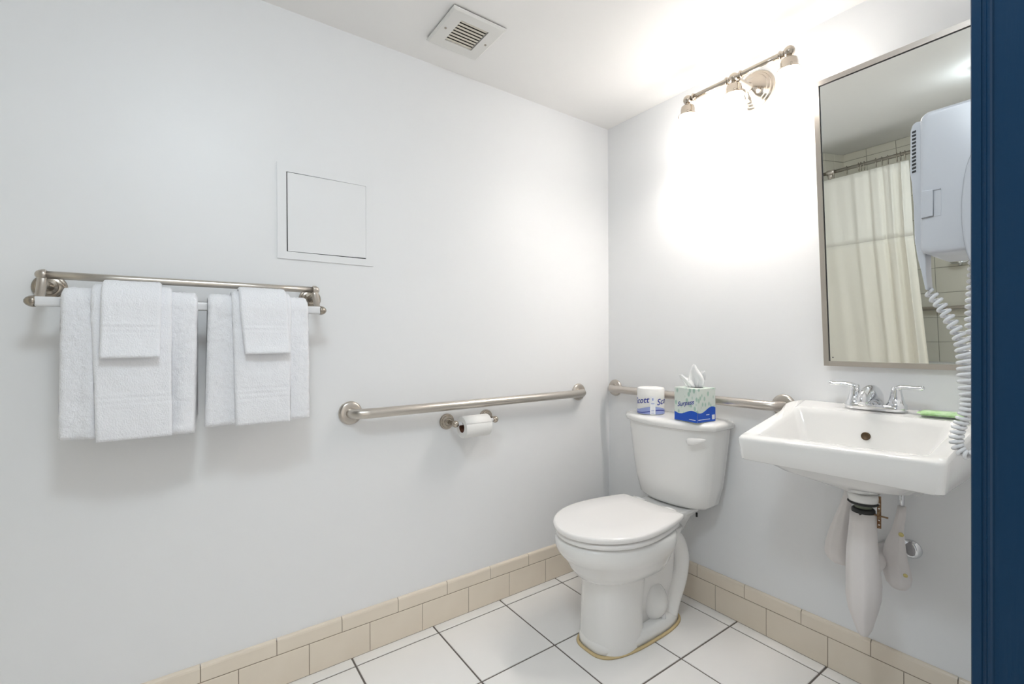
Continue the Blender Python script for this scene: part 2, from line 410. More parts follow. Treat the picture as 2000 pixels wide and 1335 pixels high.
# ------------------------------------------------------------------ grab bars
def grab(name, label, pts, f0, f1, axis, m):
    t = thing(name, ((Vector(f0)+Vector(f1))/2), label, 'grab bar', 'steel grab bars')
    obj('bar', tube(pts, .0175, 22), m, t)
    for f in (f0, f1):
        obj('wall_flange', lathe([(0, 0), (.0405, 0), (.0405, .004), (.0395, .0075), (.036, .0105), (.030, .0125), (.018, .013)], f, axis, 36), 'nickel', t, auto=.7)
    return t
gx = .056; gz = .850
grab('grab_bar', 'long brushed steel grab bar on the left wall above toilet paper holder',
     spline([(.001, -1.294, gz), (.022, -1.293, gz), (.046, -1.278, gz), (gx, -1.245, gz)], 6)[:-1]+[(gx, -1.245, gz), (gx, -1.0, gz), (gx, -.7, gz), (gx, -.45, gz)]+spline([(gx, -.262, gz), (.046, -.229, gz), (.022, -.214, gz), (.001, -.213, gz)], 6),
     (0, -1.294, gz), (0, -.213, gz), (1, 0, 0), 'nickel_y')
gz = .861
grab('grab_bar', 'short brushed steel grab bar on the wall behind the toilet tank',
     spline([(.046, -.001, gz), (.047, -.022, gz), (.062, -.046, gz), (.095, -.056, gz)], 6)[:-1]+[(.095, -.056, gz), (.3, -.056, gz), (.6, -.056, gz)]+spline([(.795, -.056, gz), (.828, -.046, gz), (.843, -.022, gz), (.844, -.001, gz)], 6),
     (.046, 0, gz), (.844, 0, gz), (0, -1, 0), 'nickel_x')

# ------------------------------------------------------------------ toilet paper holder and roll
tz = .781
tp = thing('paper_holder', (0, -.83, tz), 'nickel toilet paper holder with round flanges under the grab bar', 'paper holder')
tprof = [(0, 0), (.031, 0), (.031, .004), (.029, .007), (.025, .008), (.024, .012), (.019, .014), (.015, .0145), (.013, .020), (.0085, .024), (.0075, .040), (.0085, .052), (.011, .060), (.0, .064)]
for yy, s in ((-.921, -1), (-.740, 1)):
    obj('wall_flange', lathe(tprof, (0, yy, tz), (1, 0, 0), 32), 'aged_nickel', tp, auto=.7)
    obj('end_knob', ball((.073, yy, tz), .0135, 20), 'bright_nickel', tp)
obj('roller', tube([(.073, -.915, tz), (.073, -.85, tz), (.073, -.746, tz)], .0075, 16), 'white_plastic', tp)
rc = Vector((.078, 0, .766)); ry0, ry1 = -.897, -.782
roll = thing('toilet_roll', (rc.x, -.84, rc.z), 'white toilet paper roll on the nickel holder', 'toilet roll')
def ringsec(c, ro, ri, ya, yb, n=40):
    L = []
    for (r, y) in ((ri, ya), (ro-.001, ya), (ro, ya+.001), (ro, yb-.001), (ro-.001, yb), (ri, yb)):
        L.append([(c.x+r*math.cos(2*PI*j/n), y, c.z+r*math.sin(2*PI*j/n)) for j in range(n)])
    return loft(L, closed=True)
obj('paper_roll', ringsec(rc, .0415, .0205, ry0, ry1), 'paper', roll, auto=.6)
obj('cardboard_core', ringsec(rc, .0204, .0193, ry0+.0005, ry1-.0005), 'cardboard', roll, auto=.6)
obj('loose_sheet', loft([[(rc.x+.0425*math.cos(a), y, rc.z+.0425*math.sin(a)) for a in [1.9-.1*i for i in range(16)]]+[(rc.x+.0418*math.cos(a), y, rc.z+.0418*math.sin(a)) for a in [.4+.1*i for i in range(16)]] for y in (ry0+.001, ry1-.001)]), 'paper', roll)

# ------------------------------------------------------------------ toilet
TX = .455
toilet = thing('toilet', (TX, -.38, 0), 'white two-piece toilet with closed lid in the corner', 'toilet')
def dloop(z, hw, yb, yf, bow, n=14, cx=TX, r=.03):
    """tank plan: straight back, bowed front"""
    P_ = []
    ye = yf+bow                                      # y where the side meets the bowed front
    P_.append((cx+hw-r*.5, yb, z)); P_.append((cx-hw+r*.5, yb, z)); P_.append((cx-hw, yb-r*.5, z))
    P_.append((cx-hw, (yb+ye)/2, z)); P_.append((cx-hw, ye+r*.3, z))
    for i in range(n+1):
        t = -1+2*i/n; a = abs(t)
        P_.append((cx+t*hw*.985, yf+bow*(.72*a**2.2+.28*a**9)-.0, z))
    P_.append((cx+hw, ye+r*.3, z)); P_.append((cx+hw, (yb+ye)/2, z)); P_.append((cx+hw, yb-r*.5, z))
    return P_
tank = [(.432, .125, -.045, -.150, .05), (.437, .150, -.034, -.168, .055), (.450, .163, -.03, -.178, .058), (.52, .180, -.025, -.188, .06), (.62, .192, -.02, -.197, .063), (.72, .203, -.018, -.205, .066), (.752, .206, -.018, -.207, .067)]
obj('tank', loft([dloop(z, hw, yb, yf, bw) for z, hw, yb, yf, bw in tank]), 'porcelain', toilet, auto=1.0)
lid = [(.7525, .210, -.012, -.214, .070), (.757, .217, -.008, -.222, .072), (.770, .219, -.006, -.224, .073), (.778, .215, -.008, -.220, .072), (.784, .203, -.018, -.207, .068), (.786, .18, -.04, -.18, .055)]
obj('tank_lid', loft([dloop(z, hw, yb, yf, bw) for z, hw, yb, yf, bw in lid]), 'porcelain', toilet, auto=1.0)
LX = .600; ly = -.190
lev = obj('flush_lever', tube([(LX-.016, ly-.013, .712), (LX-.006, ly-.018, .7135), (LX+.012, ly-.015, .717), (LX+.034, ly-.006, .722), (LX+.052, ly+.006, .726)], [.004, .0135, .0135, .009, .003], 16, (.55, 1.0)), 'toilet_seat', toilet)
def oval(z, hw, yb, yf, n=40, cx=TX, e=2.2, back=.55):
    """egg plan: rounder at the front (-y), squarer at the back"""
    P_ = []; ym = yb+(yf-yb)*.42
    for i in range(n):
        a = 2*PI*i/n; c, s = math.cos(a), math.sin(a)
        if s < 0: x = hw*math.copysign(abs(c)**(2/e), c); y = ym-(ym-yf)*abs(s)**(2/e)
        else: x = hw*math.copysign(abs(c)**back, c); y = ym+(yb-ym)*abs(s)**(.7)
        P_.append((cx+x, y, z))
    return P_
RZ = .405
bowl = [(.235, .093, -.30, -.590), (.245, .100, -.28, -.600), (.262, .128, -.27, -.628), (.290, .145, -.26, -.650), (.318, .158, -.26, -.665), (.335, .170, -.26, -.682), (.352, .177, -.255, -.696), (.372, .180, -.25, -.702), (.392, .179, -.25, -.702), (.402, .174, -.255, -.696), (.404, .16, -.27, -.68)]
obj('bowl', loft([oval(z, hw, yb, yf) for z, hw, yb, yf in bowl]), 'porcelain', toilet)
obj('rear_deck', loft([rrect(TX-.06, TX+.06, -.27, -.10, .03, .335), rrect(TX-.075, TX+.075, -.29, -.07, .035, .385), rrect(TX-.10, TX+.10, -.30, -.055, .035, .412), rrect(TX-.108, TX+.108, -.30, -.05, .035, .428), rrect(TX-.10, TX+.10, -.29, -.055, .035, .4315)]), 'porcelain', toilet)
# front column, flat sided
col_s = [(.0, .102, -.40, -.602), (.02, .101, -.40, -.600), (.12, .096, -.40, -.594), (.22, .093, -.38, -.592), (.26, .10, -.35, -.60)]
def front_oval(z, hw, yb, yf):
    L = []
    for i in range(25):
        a_ = PI+PI*i/24; c_, s_ = math.cos(a_), math.sin(a_)
        L.append((TX+hw*math.copysign(abs(c_)**.82, c_), -.475-(-.475-yf)*abs(s_)**.86, z))
    L.append((TX+hw*.98, (yb-.475)/2, z)); L.append((TX+hw*.8, yb, z)); L.append((TX-hw*.8, yb, z)); L.append((TX-hw*.98, (yb-.475)/2, z))
    return L
obj('pedestal', loft([front_oval(z, hw, yb, yf) for z, hw, yb, yf in col_s]), 'porcelain', toilet, auto=.8)
obj('waist', loft([rrect(TX-hw, TX+hw, -.46, -.16, .04, z) for z, hw in ((.03, .062), (.15, .058), (.28, .066), (.37, .10))]), 'porcelain', toilet)
def foot_oval(z, g): 
    return [(TX+(.103+g)*math.copysign(abs(math.cos(t))**.6, math.cos(t)), -.376+(.226+g)*math.copysign(abs(math.sin(t))**(.78 if math.sin(t) < 0 else .7), math.sin(t)), z) for t in [2*PI*i/56 for i in range(56)]]
obj('foot', loft([foot_oval(z, g) for z, g in ((0, 0), (.030, 0), (.040, -.004), (.048, -.016))]), 'porcelain', toilet)
for s in (1, -1):
    X = TX+s*.058
    trap = spline([(X-s*.01, -.335, .345), (X, -.27, .352), (X+s*.006, -.19, .322), (X+s*.006, -.150, .245), (X+s*.004, -.160, .160), (X, -.195, .085), (X, -.22, .03)], 6)
    obj('trapway', tube(trap, [.029+.004*min(1, i/10) for i in range(len(trap))], 18), 'porcelain', toilet)
    obj('trap_bulge', loft([[(X+s*(.0+.034*math.cos(b))*1, -.335+math.cos(b)*.062*math.cos(2*PI*j/20), .085+math.cos(b)*.07*math.sin(2*PI*j/20)) for j in range(20)] if False else
        [(X-s*.03+s*.072*math.sin(b), -.300+.066*math.cos(b)*math.cos(2*PI*j/20), .100+.075*math.cos(b)*math.sin(2*PI*j/20)) for j in range(20)] for b in [k*PI/2/8 for k in range(8)]+[PI/2*.985]]), 'porcelain', toilet)
    obj('bolt_cap', lathe([(.0135, -.004), (.0135, .010), (.012, .016), (.008, .019), (0, .020)], (TX+s*.078, -.285, .044), (0, 0, 1), 20), 'white_plastic', toilet)
def seatloop(z, hw, yb, yf, bw=.80):
    ym = yb+(yf-yb)*.50; L = []
    for i in range(33):                                   # rounded front
        a_ = PI+PI*i/32; L.append((TX+hw*math.cos(a_), ym+(ym-yf)*math.sin(a_), z))
    def side(sg):
        out = []
        for k in range(1, 9):
            t = k/8; out.append((TX+sg*hw*(1-(1-bw)*t**1.8), ym+(yb-ym)*t*.955, z))
        return out
    cr = [(TX+hw*bw*.975, yb-(yb-ym)*.012, z), (TX+hw*bw*.90, yb, z)]
    L += side(1)+cr+[(TX, yb, z)]+[(2*TX-x, y, z_) for x, y, z_ in cr[::-1]]+side(-1)[::-1]
    return L
def slab(z0, z1, hw, yb, yf, e=.006):
    return loft([seatloop(z0, hw-e*.6, yb-.002, yf+e*.6), seatloop(z0+e*.5, hw, yb, yf), seatloop(z1-e, hw, yb, yf), seatloop(z1-e*.3, hw-e*.5, yb-e*.5, yf+e*.5), seatloop(z1, hw-e*1.6, yb-e*1.6, yf+e*1.6), seatloop(z1+.001, hw*.5, yb-.08, yf+.1)])
obj('seat', slab(.4085, .4260, .181, -.262, -.704), 'toilet_seat', toilet)
obj('seat_lid', slab(.4300, .4500, .185, -.240, -.712), 'toilet_seat', toilet)
for s in (-1, 1):
    obj('hinge', tube([(TX+s*.045, -.234, .440), (TX+s*.07, -.234, .440), (TX+s*.10, -.234, .440)], [.009, .011, .009], 14), 'toilet_seat', toilet)
obj('tank_bolt', lathe([(.004, 0), (.004, .016), (0, .016)], (TX+.104, -.10, .394), (0, 0, 1), 10), 'black', toilet)
obj('caulk_bead', loft([foot_oval(z, g) for g, z in ((-.001, .0006), (.009, .0006), (.006, .005), (.0005, .008))], closed=True), 'caulk', toilet)

# ------------------------------------------------------------------ things on the tank
LZ = .7866
wr = thing('wrapped_roll', (.366, -.136, LZ), 'paper-wrapped spare toilet roll printed in lilac, on the toilet tank', 'toilet roll')
WC = Vector((.366, -.136, 0)); WR = .0560; WH = .110
def cyl_pt(a, z, off=0): return (WC.x+(WR+off)*math.cos(a), WC.y+(WR+off)*math.sin(a), LZ+z)
prof = [(.02, 0), (WR-.003, 0), (WR, .003), (WR, WH-.004), (WR-.002, WH-.001), (WR-.006, WH), (.022, WH-.003), (.016, WH-.012)]
obj('wrapper', lathe(prof, (WC.x, WC.y, LZ), (0, 0, 1), 56), 'paper', wr, auto=.8)
A0 = math.atan2(CAM.y-WC.y, CAM.x-WC.x)                # printed face turned towards the door
def wrap_band(f_lo, f_hi, a0, a1, n, off):
    lo = [cyl_pt(a0+(a1-a0)*i/n, f_lo(i/n), off) for i in range(n+1)]; hi = [cyl_pt(a0+(a1-a0)*i/n, f_hi(i/n), off) for i in range(n+1)]
    return lo+hi, [(i, i+1, n+2+i, n+1+i) for i in range(n)]
obj('printed_band', wrap_band(lambda t: .002, lambda t: .027+.008*math.sin(t*2*PI*2+1.2), A0-PI, A0+PI, 96, .0003), 'print_lilac', wr)
obj('printed_swash', wrap_band(lambda t: .011+.006*math.sin(t*2*PI*2+.4), lambda t: .015+.0065*math.sin(t*2*PI*2+.4), A0-PI, A0+PI, 96, .0005), 'print_navy', wr)
obj('seam_label', wrap_band(lambda t: .002, lambda t: .078, A0-.05, A0+.34, 8, .0006), 'print_white', wr)
def text_mesh(body, size, shear=0):
    cu = bpy.data.curves.new('t', 'FONT'); cu.body = body; cu.size = size; cu.align_x = 'CENTER'; cu.shear = shear; cu.offset = size*.012; cu.resolution_u = 3
    o = bpy.data.objects.new('t', cu); COL.objects.link(o)
    dg = bpy.context.evaluated_depsgraph_get(); me = bpy.data.meshes.new_from_object(o.evaluated_get(dg))
    V = [v.co.copy() for v in me.vertices]; F = [tuple(p.vertices) for p in me.polygons]
    bpy.data.objects.remove(o); bpy.data.meshes.remove(me); return V, F
def wrap_text(body, size, ang, z, shear=0, m='print_navy', rise=.0):
    V, F = text_mesh(body, size, shear)
    return obj('printed_name', ([cyl_pt(ang+v.x/WR, z+v.y+rise*v.x, .0008) for v in V], F), m, wr, smooth=False)
wrap_text('Scott', .036, A0-.80, .046, .15, rise=.15)
wrap_text('Scott', .036, A0+1.12, .046, .15, rise=.15)
for q, (za, zb_, e) in enumerate(((.060, .070, .10), (.046, .049, .04), (.018, .020, .05), (.012, .014, .05), (.006, .008, .05))):
    obj('print_mark', wrap_band(lambda t: za, lambda t: zb_, A0-.01+e, A0+.30-e, 6, .0008), 'print_lilac', wr)

bxo = thing('tissue_box', (.581, -.145, LZ), 'cube tissue box with leaf pattern and blue wave band, on the toilet tank', 'tissue box')
BC = Vector((.581, -.145)); BA = math.radians(-5.5); BW = .105; BH = .128
def bp(u, v, z): c, s = math.cos(BA), math.sin(BA); return (BC.x+u*c-v*s, BC.y+u*s+v*c, LZ+z)
h = BW/2
obj('carton', loft([[bp(*p, z) for p in ((-h+e, -h+e), (h-e, -h+e), (h-e, h-e), (-h+e, h-e))] for z, e in ((0, .001), (.001, 0), (BH-.001, 0), (BH, .001))]), 'carton_print', bxo, smooth=False)
def face_pt(face, s, z, off=.0004):                     # face 0: v=-h (faces right of camera), face 1: u=-h (faces left)
    return bp(-h+s*BW, -h-off, z) if face == 1 else bp(h+off, -h+s*BW, z)
def band(face, f, n=24):
    lo = [face_pt(face, i/n, .001) for i in range(n+1)]; hi = [face_pt(face, i/n, f(i/n)) for i in range(n+1)]
    return lo+hi, [(i, i+1, n+2+i, n+1+i) for i in range(n)]
FR = {}
obj('blue_band', join(band(0, lambda s: .039+.014*(.5-.5*math.cos(PI*min(1, s*1.12)))-.005*math.sin(PI*2*min(1, s))), band(1, lambda s: .036-.008*math.sin(s*2*PI*.9+.2))), 'print_blue', bxo, smooth=False)
def face_text(face, body, size, s, z, shear, rise, m, off=.0008, nm='printed_name'):
    V, F = text_mesh(body, size, shear)
    return obj(nm, ([face_pt(face, s+v.x/BW, z+v.y+rise*v.x, off) for v in V], F), m, bxo, smooth=False)
face_text(1, 'Surpass', .025, .50, .062, .25, .22, 'print_navy', .0009)
for f_, a_, b_, z_ in ((1, .66, .94, .009), (0, .06, .70, .010), (0, .48, .66, .027)):
    obj('print_mark', ([face_pt(f_, u_, w_, .0006) for u_, w_ in ((a_, z_), (b_, z_), (b_, z_+.0022), (a_, z_+.0022))], [(0, 1, 2, 3)]), 'print_white', bxo, smooth=False)
obj('printed_square', ([face_pt(0, a, b, .0006) for a, b in ((.80, .008), (.96, .008), (.96, .026), (.80, .026))], [(0, 1, 2, 3)]), 'print_white', bxo, smooth=False)
obj('top_opening', ([bp(.036*math.cos(2*PI*i/28), .022*math.sin(2*PI*i/28), BH+.0004) for i in range(28)], [tuple(range(28))]), 'dark_gap', bxo, smooth=False)
def sheet(name, pts, width, seed):
    # crumpled standing tissue leaf: spine points and half widths, thin solid
    loops = []; n = 11; dirx = Vector((.75, .66, 0)); diry = Vector((-.66, .75, 0))
    for i, (p, w) in enumerate(zip(pts, width)):
        row = []
        for j in range(n):
            t = -1+2*j/(n-1)
            q = Vector(p)+dirx*(t*w)+diry*(.32*w*math.sin(t*3.6+seed+i*.5)+.004*noise.noise(Vector((t*3, i*.8, seed))))
            q.z += .010*noise.noise(Vector((t*1.6+seed, i*.4, 2)))*i/len(pts)
            row.append(q)
        loops.append(row+[q+Vector((.0008, -.0010, 0)) for q in row[::-1]])
    return obj(name, loft(loops), 'tissue', bxo)
c0 = Vector(bp(0, 0, BH-.008))
def off(a, z): return tuple(c0+rt*a+Vector((0, 0, z)))
sheet('tissue_sheet', [off(.002, 0), off(.004, .018), off(.005, .034), off(.004, .050), off(.001, .066), off(-.002, .082), off(-.003, .096)], [.020, .028, .030, .026, .020, .011, .006], 1)
sheet('tissue_sheet', [off(-.010, 0), off(-.018, .014), off(-.027, .028), off(-.037, .042), off(-.046, .052), off(-.053, .057)], [.015, .017, .018, .017, .014, .006], 3)
sheet('tissue_sheet', [off(.012, 0), off(.016, .018), off(.020, .036), off(.023, .052), off(.025, .064), off(.030, .070)], [.015, .018, .020, .018, .015, .007], 5)

# ------------------------------------------------------------------ sink
SX = 1.135
sink = thing('wall_sink', (SX, -.2, .66), 'white wall-hung ceramic sink with rectangular basin', 'sink')
def zr(x, y, d=0):
    a = min(1, max(0, (-.118-y)/.05)); a = a*a*(3-2*a)
    front = .868-.046*min(1, max(0, (-.16-y)/.27))
    return (.889*(1-a)+front*a)-d+.042*(x-SX)*max(0, (-y-.1)/.33)
def zt_(d): return lambda x, y: zr(x, y, d)
def dense(x0, x1, y0, y1, r, z, m=14):
    """rounded rectangle with extra points along the sides"""
    P_ = []; c = rrect(x0, x1, y0, y1, r, 0, 6)
    for i in range(len(c)):
        a, b = c[i], c[(i+1) % len(c)]; L = math.hypot(b[0]-a[0], b[1]-a[1])
        k = m if i % 7 == 6 else 1
        for t in range(k):
            x = a[0]+(b[0]-a[0])*t/k; y = a[1]+(b[1]-a[1])*t/k
            P_.append((x, y, z(x, y) if callable(z) else z))
    return P_
W = .231
zb2 = lambda base: (lambda x, y: base+.02*(x-SX)*max(0, (-y-.1)/.33))
S_ = [dense(SX-.034, SX+.034, -.228, -.162, .03, .664), dense(SX-.05, SX+.05, -.26, -.13, .045, .676), dense(SX-.10, SX+.10, -.31, -.06, .07, .697), dense(SX-.165, SX+.165, -.365, -.012, .07, .722), dense(SX-.188, SX+.188, -.385, -.004, .05, zb2(.744)),
      dense(SX-.205, SX+.205, -.402, -.004, .03, zb2(.7505)), dense(SX-.2225, SX+.2225, -.4215, -.002, .016, zb2(.7515)), dense(SX-.2255, SX+.2255, -.4245, -.001, .015, zb2(.7545)),
      dense(SX-W, SX+W, -.430, -.001, .016, zt_(.010)), dense(SX-W+.001, SX+W-.001, -.429, -.001, .016, zt_(.004)), dense(SX-W+.005, SX+W-.005, -.425, -.002, .016, zt_(0)),
      dense(SX-.196, SX+.196, -.394, -.136, .016, zt_(.000)), dense(SX-.191, SX+.191, -.389, -.140, .018, zt_(.003)), dense(SX-.185, SX+.185, -.382, -.146, .02, zt_(.012)),
      dense(SX-.160, SX+.160, -.360, -.158, .026, .775), dense(SX-.138, SX+.138, -.345, -.17, .035, .735), dense(SX-.125, SX+.125, -.325, -.19, .05, .722), dense(SX-.03, SX+.03, -.27, -.235, .015, .716)]
obj('basin', loft(S_), 'porcelain', sink, auto=.75)
ov = Vector((1.137, -.1545, .818)); od = Vector((0, -1, .33)).normalized()
obj('overflow_rim', lathe([(.0, .0015), (.0085, .002), (.0095, .0032), (.0112, .0028), (.0118, 0)], ov, od, 22), 'overflow_dark', sink)
# faucet
FZ = .8892; FY = -.072
fc = thing('faucet', (SX, FY, FZ), 'chrome two-lever centerset faucet on the sink', 'faucet')
obj('base_plate', loft([rrect(SX-.076+e, SX+.076-e, FY-.026+e, FY+.026-e, .0255-e, FZ+z, 8) for z, e in ((-.001, 0), (.010, 0), (.015, .003), (.017, .008))]), 'chrome', fc)
for s in (-1, 1):
    hx = SX+s*.051
    hb = obj('handle', lathe([(.0245, 0), (.0245, .012), (.021, .017), (.0205, .019), (.0195, .020), (.016, .034), (.0125, .050), (.0125, .060), (.010, .0645), (0, .066)], (hx, FY, FZ+.006), (0, 0, 1), 28), 'chrome', fc, auto=.9)
    ORG[hb.name] = ORG[fc.name]
    lv = spline([(hx-s*.006, FY, FZ+.050), (hx+s*.002, FY-.002, FZ+.066), (hx+s*.018, FY-.006, FZ+.071), (hx+s*.045, FY-.012, FZ+.071), (hx+s*.066, FY-.016, FZ+.0725)], 5)
    obj('lever', tube(lv, [.0115, .0112, .0108, .0104, .010, .0095, .009, .0086, .0083, .008, .0078, .0077, .0076, .0075, .0075, .0075, .0076, .0078, .008, .0076, .004], 16, (1.15, .75)), 'chrome', hb)
sp = spline([(SX, FY+.014, FZ+.010), (SX, FY+.006, FZ+.032), (SX, FY-.026, FZ+.046), (SX, FY-.062, FZ+.047), (SX, FY-.090, FZ+.038), (SX, FY-.100, FZ+.022)], 5)
obj('spout', tube(sp, [.023+.003*math.sin(min(1, i/8)*PI/2)-.009*max(0, (i-8)/17) for i in range(26)], 20, (1.15, .72)), 'chrome', fc)
obj('lift_knob', join(tube([(SX, FY+.018, FZ+.012), (SX, FY+.018, FZ+.03), (SX, FY+.018, FZ+.05)], .0025, 10), ball((SX, FY+.018, FZ+.053), .0058, 12)), 'chrome', fc)
# soap
sp_ = thing('soap_bar', (1.285, -.080, .8895), 'green wrapped guest soap on the sink deck beside the faucet', 'soap')
sa = math.radians(8)
def sl(z, e):
    return [(1.288+x*math.cos(sa)-y*math.sin(sa), -.085+x*math.sin(sa)+y*math.cos(sa), .8895+z) for x, y, _ in rrect(-.046+e, .046-e, -.027+e, .027-e, .006, 0, 5)]
obj('wrapped_bar', loft([sl(0, .005), sl(.002, .002), sl(.006, .0), sl(.0105, .004), sl(.0125, .012)]), 'soap_wrap', sp_)
obj('wrapper_seam', loft([sl(.0055, -.004), sl(.0063, -.004)]), 'soap_wrap', sp_)

# ------------------------------------------------------------------ under the sink
DX, DY = 1.1435, -.195
dr = thing('drain_pipe', (DX, DY, .26), 'white padded cover on the drain pipe under the sink, longest of three', 'pipe')
obj('flange_ring', lathe([(.034, 0), (.036, .004), (.037, .016), (.036, .024)], (DX, DY, .6405), (0, 0, 1), 30), 'porcelain', dr)
obj('rubber_washer', lathe([(.020, 0), (.034, .001), (.0375, .004), (.0365, .0075), (.02, .008)], (DX, DY, .633), (0, 0, 1), 30), 'rubber', dr)
obj('drain_nut', lathe([(.015, 0), (.020, .002), (.022, .010), (.019, .014), (.015, .015)], (DX, DY, .620), (0, 0, 1), 24), 'old_nut', dr)
obj('slip_nut', lathe([(.018, 0), (.0265, .001), (.0275, .006), (.0275, .014), (.025, .017), (.018, .018)], (DX, DY, .604), (0, 0, 1), 24), 'rubber', dr)
def pad(prof, name, m, parent, sq=.9, n=28, seam=0):
    """prof: (cx, cy, z, half width, half depth)"""
    L = []
    for cx, cy, z, a, b in prof:
        L.append([(cx+a*math.cos(2*PI*j/n), cy+b*math.sin(2*PI*j/n)*(1+.06*math.sin(j*1.7)), z) for j in range(n)])
    return obj(name, loft(L), m, parent)
pad([(DX, DY, .609, .020, .020), (DX, DY, .610, .031, .028), (DX-.0005, DY, .58, .032, .029), (DX-.002, DY, .54, .034, .032), (DX-.003, DY, .50, .037, .036), (DX-.001, DY, .455, .0395, .044), (DX+.001, DY, .41, .041, .048), (DX, DY, .37, .040, .048), (DX-.001, DY, .335, .034, .042), (DX, DY, .305, .026, .032), (DX+.001, DY, .28, .019, .022), (DX, DY, .262, .012, .012), (DX, DY, .258, .006, .006)], 'pipe_cover', 'pipe_cover', dr)
obj('trap_arm_cover', tube([(DX, DY+.02, .44), (DX, -.10, .445), (DX, -.04, .45), (DX, -.002, .45)], [.026, .026, .026, .026], 20), 'pipe_cover', dr)
obj('pivot_strap', join(box(DX+.0325, DX+.0415, DY-.002, DY, .575, .664), box(DX+.006, DX+.058, DY-.0065, DY-.0025, .609, .6125), box(DX+.034, DX+.040, DY-.006, DY-.002, .600, .622)), 'rusty', dr, smooth=False)
for zz in (.585, .598, .630, .643): obj('strap_hole', lathe([(.0022, 0), (.0022, .0004), (0, .0004)], (DX+.037, DY-.002, zz), (0, -1, 0), 10), 'pipe_cover', dr)
VY = -.075
def supply(label, rows, sx, esc, side):
    b = onB(rows[-1][0], rows[-1][2], VY)
    t = thing('supply_pipe', (b.x, VY, b.z), label, 'pipe', 'covered supply pipes under the sink')
    prof = []
    for l, r_, y in rows:
        A, B = onB(l, y, VY), onB(r_, y, VY); a = (B.x-A.x)/2
        prof.append(((A.x+B.x)/2, VY, (A.z+B.z)/2, a, min(a*.85, .034)))
    pad(prof, 'pipe_cover', 'pipe_cover', t)
    top = prof[0]
    obj('riser', tube([(top[0], VY, top[2]-.02), (top[0], VY, top[2]+.02), (top[0], VY, .720)], .0062, 14), 'chrome', t)
    obj('escutcheon', lathe([(.0, .009), (.012, .009), (.020, .008), (.026, .004), (.028, .0006), (.028, 0)], esc, (0, -1, 0), 28), 'chrome', t)
    return t
R = supply('cream teardrop cover on the supply pipe under the sink, nearest the blue door jamb', [(1753, 1770, 988), (1751, 1770, 1000), (1746, 1767, 1020), (1741, 1765, 1036), (1733, 1767, 1052), (1727, 1769, 1067), (1723, 1773, 1090), (1723, 1779, 1110), (1726, 1782, 1124), (1731, 1779, 1138), (1740, 1771, 1147), (1750, 1762, 1150)], 1.196, (1.200, 0, .474), 1)
supply('cream teardrop cover on the supply pipe under the sink, nearest the toilet', [(1650, 1668, 955), (1646, 1664, 970), (1638, 1662, 992), (1631, 1660, 1008), (1620, 1660, 1036), (1613, 1662, 1060), (1611, 1664, 1078), (1616, 1664, 1090), (1624, 1660, 1097), (1634, 1650, 1100)], 1.06, (1.072, 0, .474), -1)
for px, py, r_ in ((1757, 1046, .0065), (1768, 1124, .0055)):
    p = onB(px, py, VY-.033)
    obj('yellow_stain', lathe([(r_, 0), (r_*.8, .0016), (0, .002)], (p.x, VY-.020 if py < 1060 else VY-.031, p.z), (0, -1, 0), 12), 'cover_mark', R)

# ------------------------------------------------------------------ tilted mirror
mz0, mz1, my0, my1 = 1.012, 1.924, -.020, -.100
mx0, mx1 = .981, 1.438
mir = thing('tilted_mirror', ((mx0+mx1)/2, 0, mz0), 'tall wall mirror in brushed steel frame, tilted forward above the sink', 'mirror')
ty = Vector((0, my1-my0, mz1-mz0)); LH = ty.length; ty.normalize(); tn = Vector((0, -ty.z, ty.y))      # tn: out of the glass
def mp(x, v, o): return Vector((x, my0, mz0))+ty*v+tn*o
def mbox(x0, x1, v0, v1, o0, o1):
    V = [mp(x, v, o) for o in (o0, o1) for v in (v0, v1) for x in (x0, x1)]
    return V, [(0, 2, 3, 1), (4, 5, 7, 6), (0, 1, 5, 4), (2, 6, 7, 3), (0, 4, 6, 2), (1, 3, 7, 5)]
fwid = .0155
obj('glass', mbox(mx0+.004, mx1-.004, .004, LH-.004, -.006, 0), 'mirror_glass', mir, smooth=False)
obj('frame_bar', mbox(mx0-.0, mx0+fwid, 0, LH, -.014, .005), 'nickel', mir, smooth=False)
obj('frame_bar', mbox(mx1-fwid, mx1, 0, LH, -.014, .005), 'nickel', mir, smooth=False)
obj('frame_bar', mbox(mx0+fwid, mx1-fwid, 0, fwid, -.014, .005), 'nickel_x', mir, smooth=False)
obj('frame_bar', mbox(mx0+fwid, mx1-fwid, LH-fwid, LH, -.014, .005), 'nickel_x', mir, smooth=False)
g1 = .0022
obj('shadow_gap', join(mbox(mx0+fwid, mx0+fwid+g1, fwid, LH-fwid, 0, .0008), mbox(mx1-fwid-g1, mx1-fwid, fwid, LH-fwid, 0, .0008), mbox(mx0+fwid, mx1-fwid, LH-fwid-g1, LH-fwid, 0, .0008)), 'mirror_edge', mir, smooth=False)
for bb_ in (box(mx0+.10, mx0+.13, -.076, -.0005, 1.80, 1.83), box(mx1-.13, mx1-.10, -.076, -.0005, 1.80, 1.83), box(mx0+.06, mx1-.06, -.006, -.0005, 1.03, 1.06)): obj('wall_bracket', bb_, 'nickel', mir, smooth=False)
p = mp(mx0+fwid+.010, fwid+.012, .0003)
obj('black_spot', lathe([(.002, 0), (.0018, .0004), (0, .0005)], p, tn, 8), 'black', mir)

